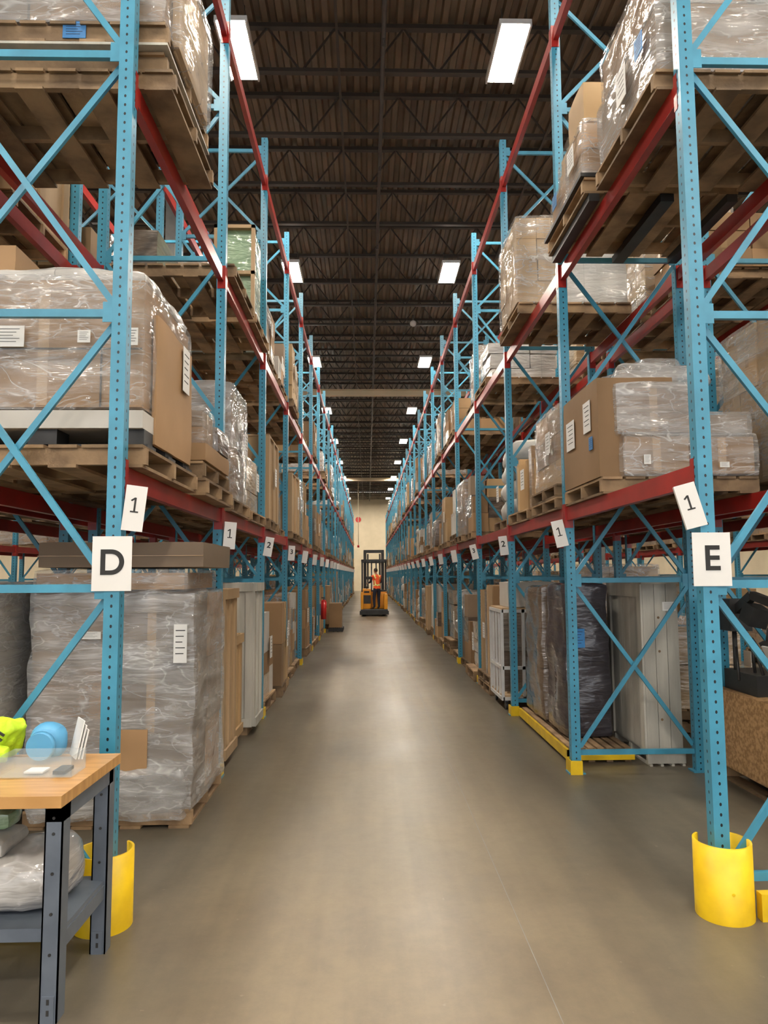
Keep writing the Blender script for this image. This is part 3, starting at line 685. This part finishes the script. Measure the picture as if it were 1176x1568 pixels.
# ------------------------------------------------------------------ workbench
X1=-1.178; X0=-2.75; Y0=2.84; Y1=3.50
root=empty('workbench',(0,0,0))
mb=MB(); mb.box(X0,X1,Y0,Y1,.815,.86,'bench'); mb.obj('top',root)
mb=MB()
for x in (X1-.085,X0+.06):
    for y in (Y0+.06,Y1-.10):
        mb.box(x,x+.07,y,y+.006,0.0,.815,'steel'); mb.box(x+.064,x+.07,y,y+.07,0.0,.815,'steel'); mb.box(x,x+.006,y,y+.07,0.0,.815,'steel')
        mb.box(x+.012,x+.058,y-.004,y,0.0,.10,'steel')
        for zz in (.03,.07): mb.box(x+.03,x+.04,y-.006,y-.004,zz,zz+.02,'black')
        for zz in (.25,.4,.55,.7,.76): mb.cyl((x+.035,y-.004,zz),(x+.035,y,zz),.006,'black',8)
    mb.box(x,x+.07,Y0+.06,Y1-.05,.745,.813,'steel'); mb.box(x+.02,x+.06,Y0+.1,Y1-.1,.24,.30,'steel')
mb.box(X0+.06,X1-.06,Y1-.10,Y1-.06,.72,.813,'steel')
mb.obj('legs',root)
mb=MB(); mb.box(X0+.1,X1-.03,Y0+.13,Y1-.05,.30,.32,'steel'); mb.box(X0+.1,X1-.095,Y0+.12,Y0+.13,.27,.32,'steel'); mb.obj('shelf',root)
mb=MB()
mb.lump(-2.05,-1.27,Y0+.20,Y1-.12,.328,.56,'wrapw',.03,.035,.07,81,freq=5); mb.lump(-1.85,-1.5,Y0+.24,Y1-.16,.53,.61,'foam',.03,.02,.04,82)
mb.obj('wrapped_bundle')
mb=MB(); mb.lump(-1.80,-1.52,Y0+.30,Y0+.46,.625,.70,'greenglass',.03,.02,.03,83,freq=5); mb.obj('plastic_wrap_scrap')
z=.864
mb=MB(); mb.lump(-2.0,-1.59,3.31,3.44,z+.01,z+.18,'lime',.018,.035,.05,84,freq=9); mb.lump(-1.95,-1.60,3.18,3.30,z+.012,z+.09,'lime',.018,.02,.035,85,freq=11)
for k in range(5): mb.box(-1.72+k*.01,-1.65+k*.01,3.262,3.27,z+.06+.022*k,z+.070+.022*k,'black',rot=(.1,.6,.1))
mb.box(-1.76,-1.73,3.26,3.27,z+.05,z+.15,'stripe',rot=(0,.3,0)); mb.obj('hi_vis_vest')
mb=MB(); mb.lump(-1.55,-1.40,3.32,3.47,z+.002,z+.17,'cyan',.025,.01,.07,87,freq=4); mb.cyl((-1.475,3.30,z+.075),(-1.475,3.325,z+.075),.06,'cyan',20,r1=.065); mb.obj('blue_hard_cap')
mb=MB()
for k in range(3): mb.box(-1.345+.012*k,-1.34+.012*k,3.33,3.45,z+.01,z+.18-.02*k,'paper',rot=(.0,.2,.6))
mb.obj('label_backing_sheets')
mb=MB(); xa,xb2,ya,yb=-1.55,-1.24,3.08,3.235
mb.box(xa,xb2,ya,yb,z,z+.004,'clear'); mb.box(xa,xb2,ya,ya+.003,z+.004,z+.085,'clear'); mb.box(xb2-.003,xb2,ya+.003,yb,z+.004,z+.085,'clear'); mb.box(xa,xa+.003,ya+.003,yb,z+.004,z+.085,'clear'); mb.box(xa+.003,xb2-.003,yb-.003,yb,z+.004,z+.085,'clear'); mb.box(-1.46,-1.38,ya+.05,yb-.03,z+.005,z+.012,'paper'); mb.box(-1.33,-1.28,ya+.03,yb-.03,z+.005,z+.02,'black'); mb.obj('clear_document_tray')

# ------------------------------------------------------------------ reach truck
FX,FY=.28,30.0
root=empty('reach_truck',(FX,FY,0))
mb=MB()
mb.box(-.56,.56,-.55,.75,.09,.26,'black'); mb.box(-.60,.60,-.62,-.5,.07,.22,'black')
mb.box(-.56,.56,-.52,-.1,.26,.275,'steel')
mb.box(-.52,-.42,.7,2.0,.06,.2,'black'); mb.box(.42,.52,.7,2.0,.06,.2,'black')
for x in (-.47,.47): mb.cyl((x-.05,1.9,.075),(x+.05,1.9,.075),.075,'black',16)
for x in (-.42,.38): mb.cyl((x-.06,-.3,.13),(x+.06,-.3,.13),.13,'black',18)
mb.obj('chassis',root)
mb=MB()
mb.lump(-.55,-.12,-.05,.62,.27,1.12,'orange',.1,.0,.05,1); mb.lump(-.13,.55,.12,.62,.27,1.0,'orange',.1,.0,.05,1)
mb.lump(.40,.56,-.52,.15,.27,.92,'orange',.1,.0,.04,1); mb.lump(-.56,-.44,-.52,-.02,.27,.98,'orange',.1,.0,.04,1)
mb.box(-.52,-.14,-.06,-.045,.5,.85,'black'); mb.box(-.5,.5,.15,.6,1.0,1.06,'black')
mb.box(-.42,-.2,-.06,-.05,.95,1.02,'black')
mb.obj('body',root)
mb=MB()
for x in (-.38,.38):
    mb.box(x-.065,x+.065,.72,.84,.1,2.72,'black'); mb.box(x*.68-.035,x*.68+.035,.74,.82,.2,2.6,'black')
for zz in (2.64,2.2,1.5,.9): mb.box(-.44,.44,.7,.86,zz,zz+.13,'black')
for x in (-.1,.1): mb.cyl((x,.78,.2),(x,.78,2.3),.03,'steel',10)
mb.obj('mast',root)
mb=MB()
for x in (-.5,.5):
    mb.beam((x,.6,1.0),(x,.55,2.25),.07,.07,'black'); mb.beam((x,.55,2.25),(x,-.4,2.3),.07,.07,'black')
mb.beam((-.5,-.4,2.3),(.5,-.4,2.3),.07,.08,'black'); mb.beam((-.5,.55,2.25),(.5,.55,2.25),.07,.08,'black')
for k in range(6): mb.beam((-.38+.152*k,-.4,2.31),(-.38+.152*k,.55,2.26),.02,.03,'black')
mb.beam((-.5,-.38,2.28),(-.5,-.45,1.0),.05,.05,'black')
mb.obj('overhead_guard',root)
mb=MB(); mb.box(-.45,.45,2.0,2.05,.1,.5,'black')
for x in (-.25,.25): mb.box(x-.06,x+.06,2.05,3.1,.1,.14,'steel')
mb.beam((-.35,.86,.3),(-.35,2.0,.3),.06,.2,'black'); mb.beam((.35,.86,.3),(.35,2.0,.3),.06,.2,'black')
mb.obj('fork_carriage',root)
mb=MB(); mb.cyl((-.3,.02,1.1),(-.3,.02,1.2),.02,'black',8); mb.cyl((-.38,.02,1.2),(-.22,.02,1.2),.018,'black',8); mb.cyl((.1,.2,1.0),(.1,.2,1.16),.02,'black',8); mb.cyl((.02,.2,1.17),(.18,.2,1.17),.018,'black',8); mb.obj('control_handles',root)

# ------------------------------------------------------------------ worker
def skinmesh(name,V,E,Rd,sub=2,root_i=0):
    me=bpy.data.meshes.new(name); me.from_pydata(V,E,[]); o=bpy.data.objects.new(name,me); COL.objects.link(o)
    o.modifiers.new('Skin','SKIN')
    sv=me.skin_vertices[0].data
    for i,r_ in enumerate(Rd): sv[i].radius=r_ if isinstance(r_,tuple) else (r_,r_)
    sv[root_i].use_root=True
    o.modifiers.new('Sub','SUBSURF').levels=sub; o.modifiers['Sub'].render_levels=sub
    bpy.context.view_layer.update(); dg=bpy.context.evaluated_depsgraph_get()
    m2=bpy.data.meshes.new_from_object(o.evaluated_get(dg)); bpy.data.objects.remove(o); m2.name=name
    for p in m2.polygons: p.use_smooth=True
    return m2
wk=empty('forklift_operator',(FX+.12,FY-.28,.277),(0,0,R(28)))
wk.scale=(.97,.97,.97)
V=[(0,0,.93),(0,.02,1.08),(0,.05,1.27),(0,.07,1.40),(0,.09,1.48),(0,.11,1.57),
   (.09,0,.86),(.10,.04,.48),(.10,0,.10),(.11,.14,.045),(-.09,0,.86),(-.12,.05,.48),(-.13,.0,.10),(-.14,.14,.045),
   (.17,.06,1.40),(.25,.12,1.14),(.20,.36,1.10),(-.17,.06,1.40),(-.26,.13,1.15),(-.22,.37,1.12)]
E=[(0,1),(1,2),(2,3),(3,4),(4,5),(0,6),(6,7),(7,8),(8,9),(0,10),(10,11),(11,12),(12,13),(3,14),(14,15),(15,16),(3,17),(17,18),(18,19)]
Rd=[(.15,.12),(.145,.11),(.17,.125),(.13,.10),.055,.052,.10,.068,.052,.046,.10,.068,.052,.046,.072,.052,.035,.072,.052,.035]
bm_=skinmesh('body',V,E,Rd)
for k in ('navy','vest','stripe','skin','black'): bm_.materials.append(M[k])
for p in bm_.polygons:
    c=p.center; arm=(c.z<1.36 and (abs(c.x)>.21 or c.y>.24))
    if c.z<.11: i=4
    elif c.z<.88: i=0
    elif c.z>1.48: i=3
    elif arm or abs(c.x)>.23: i=0
    else:
        i=2 if (1.0<c.z<1.05 or .09<abs(c.x)<.125 and c.z>1.05) else 1
    p.material_index=i
put(bm_,'body',parent=wk)
mb=MB()
def hf(p):
    q=p.copy()
    if q.z<0: k=1+q.z*2.2; q.x*=max(.62,k); q.y*=max(.72,1+q.z*1.2)
    return q
mb.ell((0,.13,1.63),(.076,.096,.118),'skin',20,14,hf)
mb.ell((0,.115,1.655),(.083,.10,.105),'hair',20,12,lambda p: Vector((p.x,min(p.y,.045) if p.z<.04 else p.y,max(p.z,-.05 if p.y<0 else .0))))
mb.ell((0,.227,1.615),(.013,.02,.02),'skin',8,6); mb.box(-.025,.025,.208,.216,1.573,1.58,'extred')
for sx in (-1,1):
    mb.ell((sx*.03,.212,1.638),(.014,.008,.008),'paper',8,6); mb.ell((sx*.03,.219,1.638),(.006,.004,.006),'ink',6,5); mb.ell((sx*.08,.12,1.625),(.012,.022,.034),'skin',8,8); mb.box(sx*.03-.016,sx*.03+.016,.208,.217,1.655,1.66,'hair')
mb.obj('head',wk)
def hand(name,w,sx):
    w=Vector(w); V=[w,w+Vector((0,.04,0)),w+Vector((0,.085,-.004))]; E=[(0,1),(1,2)]; Rd=[(.024,.02),(.034,.017),(.034,.015)]
    for k,(o,l) in enumerate(((-.028,.030),(-.009,.034),(.010,.032),(.028,.025))):
        b=len(V); p=w+Vector((o*.9,.085,-.002)); V+=[p,p+Vector((o*.1,l,-.006)),p+Vector((o*.1,l*1.5,-.03)),p+Vector((o*.1,l*1.1,-.052))]
        E+=[(2,b),(b,b+1),(b+1,b+2),(b+2,b+3)]; Rd+=[.0095,.009,.0085,.0075]
    b=len(V); V+=[w+Vector((-sx*.03,.035,-.01)),w+Vector((-sx*.05,.065,-.025)),w+Vector((-sx*.045,.09,-.04))]; E+=[(1,b),(b,b+1),(b+1,b+2)]; Rd+=[.012,.0105,.009]
    m_=skinmesh(name,[tuple(v) for v in V],E,Rd,1); m_.materials.append(M['skin']); put(m_,name,parent=wk)
hand('hand_right',V[16],1); hand('hand_left',V[19],-1)

# ------------------------------------------------------------------ small aisle items
mb=MB(); x,y,zz=XL+.15,YL+6*BAY,.55
mb.cyl((x,y,zz),(x,y,zz+.45),.075,'extred',18); mb.ell((x,y,zz+.45),(.075,.075,.06),'extred',18,8); mb.cyl((x,y,zz+.48),(x,y,zz+.54),.02,'black',8); mb.box(x-.06,x+.03,y-.015,y+.015,zz+.54,zz+.57,'black'); mb.cyl((x+.02,y,zz+.5),(x+.085,y,zz+.3),.01,'black',6); mb.box(x-.11,x-.07,y-.02,y+.02,zz+.1,zz+.4,'steel'); mb.obj('fire_extinguisher')
mb=MB(); x,y=-.98,21.6
mb.box(x-.18,x+.20,y,y+.7,.127,.85,'card'); pallet(mb,x-.2,x+.25,y-.02,y+.75,0,'black'); mb.obj('boxed_goods_on_black_pallet')
mb=MB(); mb.cyl((-.95,75.97,7.6),(-.95,75.99,7.6),.3,'extred',24); mb.obj('round_wall_sign')
mb=MB(); mb.cyl((-.75,60,ZB-.12),(-.75,60,4.2),.03,'cream',8); mb.cyl((-.75,60,4.2),(-.75,60,4.0),.09,'extred',12); mb.obj('drop_conduit')
mb=MB(); mb.cyl((1.45,21.4,ZB-.001),(1.45,21.4,ZB-.2),.03,'pipe',8); mb.ell((1.45,21.4,ZB-.26),(.1,.1,.1),'whitesteel',14,8); mb.obj('dome_camera')
mb=MB(); mb.box(.735,.738,YW0+.1,YW1-.1,.0002,.0008,'concol'); mb.obj('floor_joint')

# ------------------------------------------------------------------ world + camera
w=bpy.data.worlds.new('world'); S.world=w; w.use_nodes=True
bg=w.node_tree.nodes['Background']; bg.inputs[0].default_value=(.97,.97,1,1); bg.inputs[1].default_value=1.8
cam=bpy.data.cameras.new('camera'); co=bpy.data.objects.new('camera',cam); COL.objects.link(co)
cam.sensor_fit='VERTICAL'; cam.sensor_height=24; cam.sensor_width=18; cam.lens=24*1087/1568; cam.clip_end=300
rm=Matrix.Rotation(R(-1.37),4,'Z')@Matrix.Rotation(R(90+5.05),4,'X')@Matrix.Rotation(R(-.35),4,'Z')
co.matrix_world=Matrix.Translation((0,0,1.7))@rm
S.camera=co
S.view_settings.view_transform='Standard'
S.view_settings.look='None'
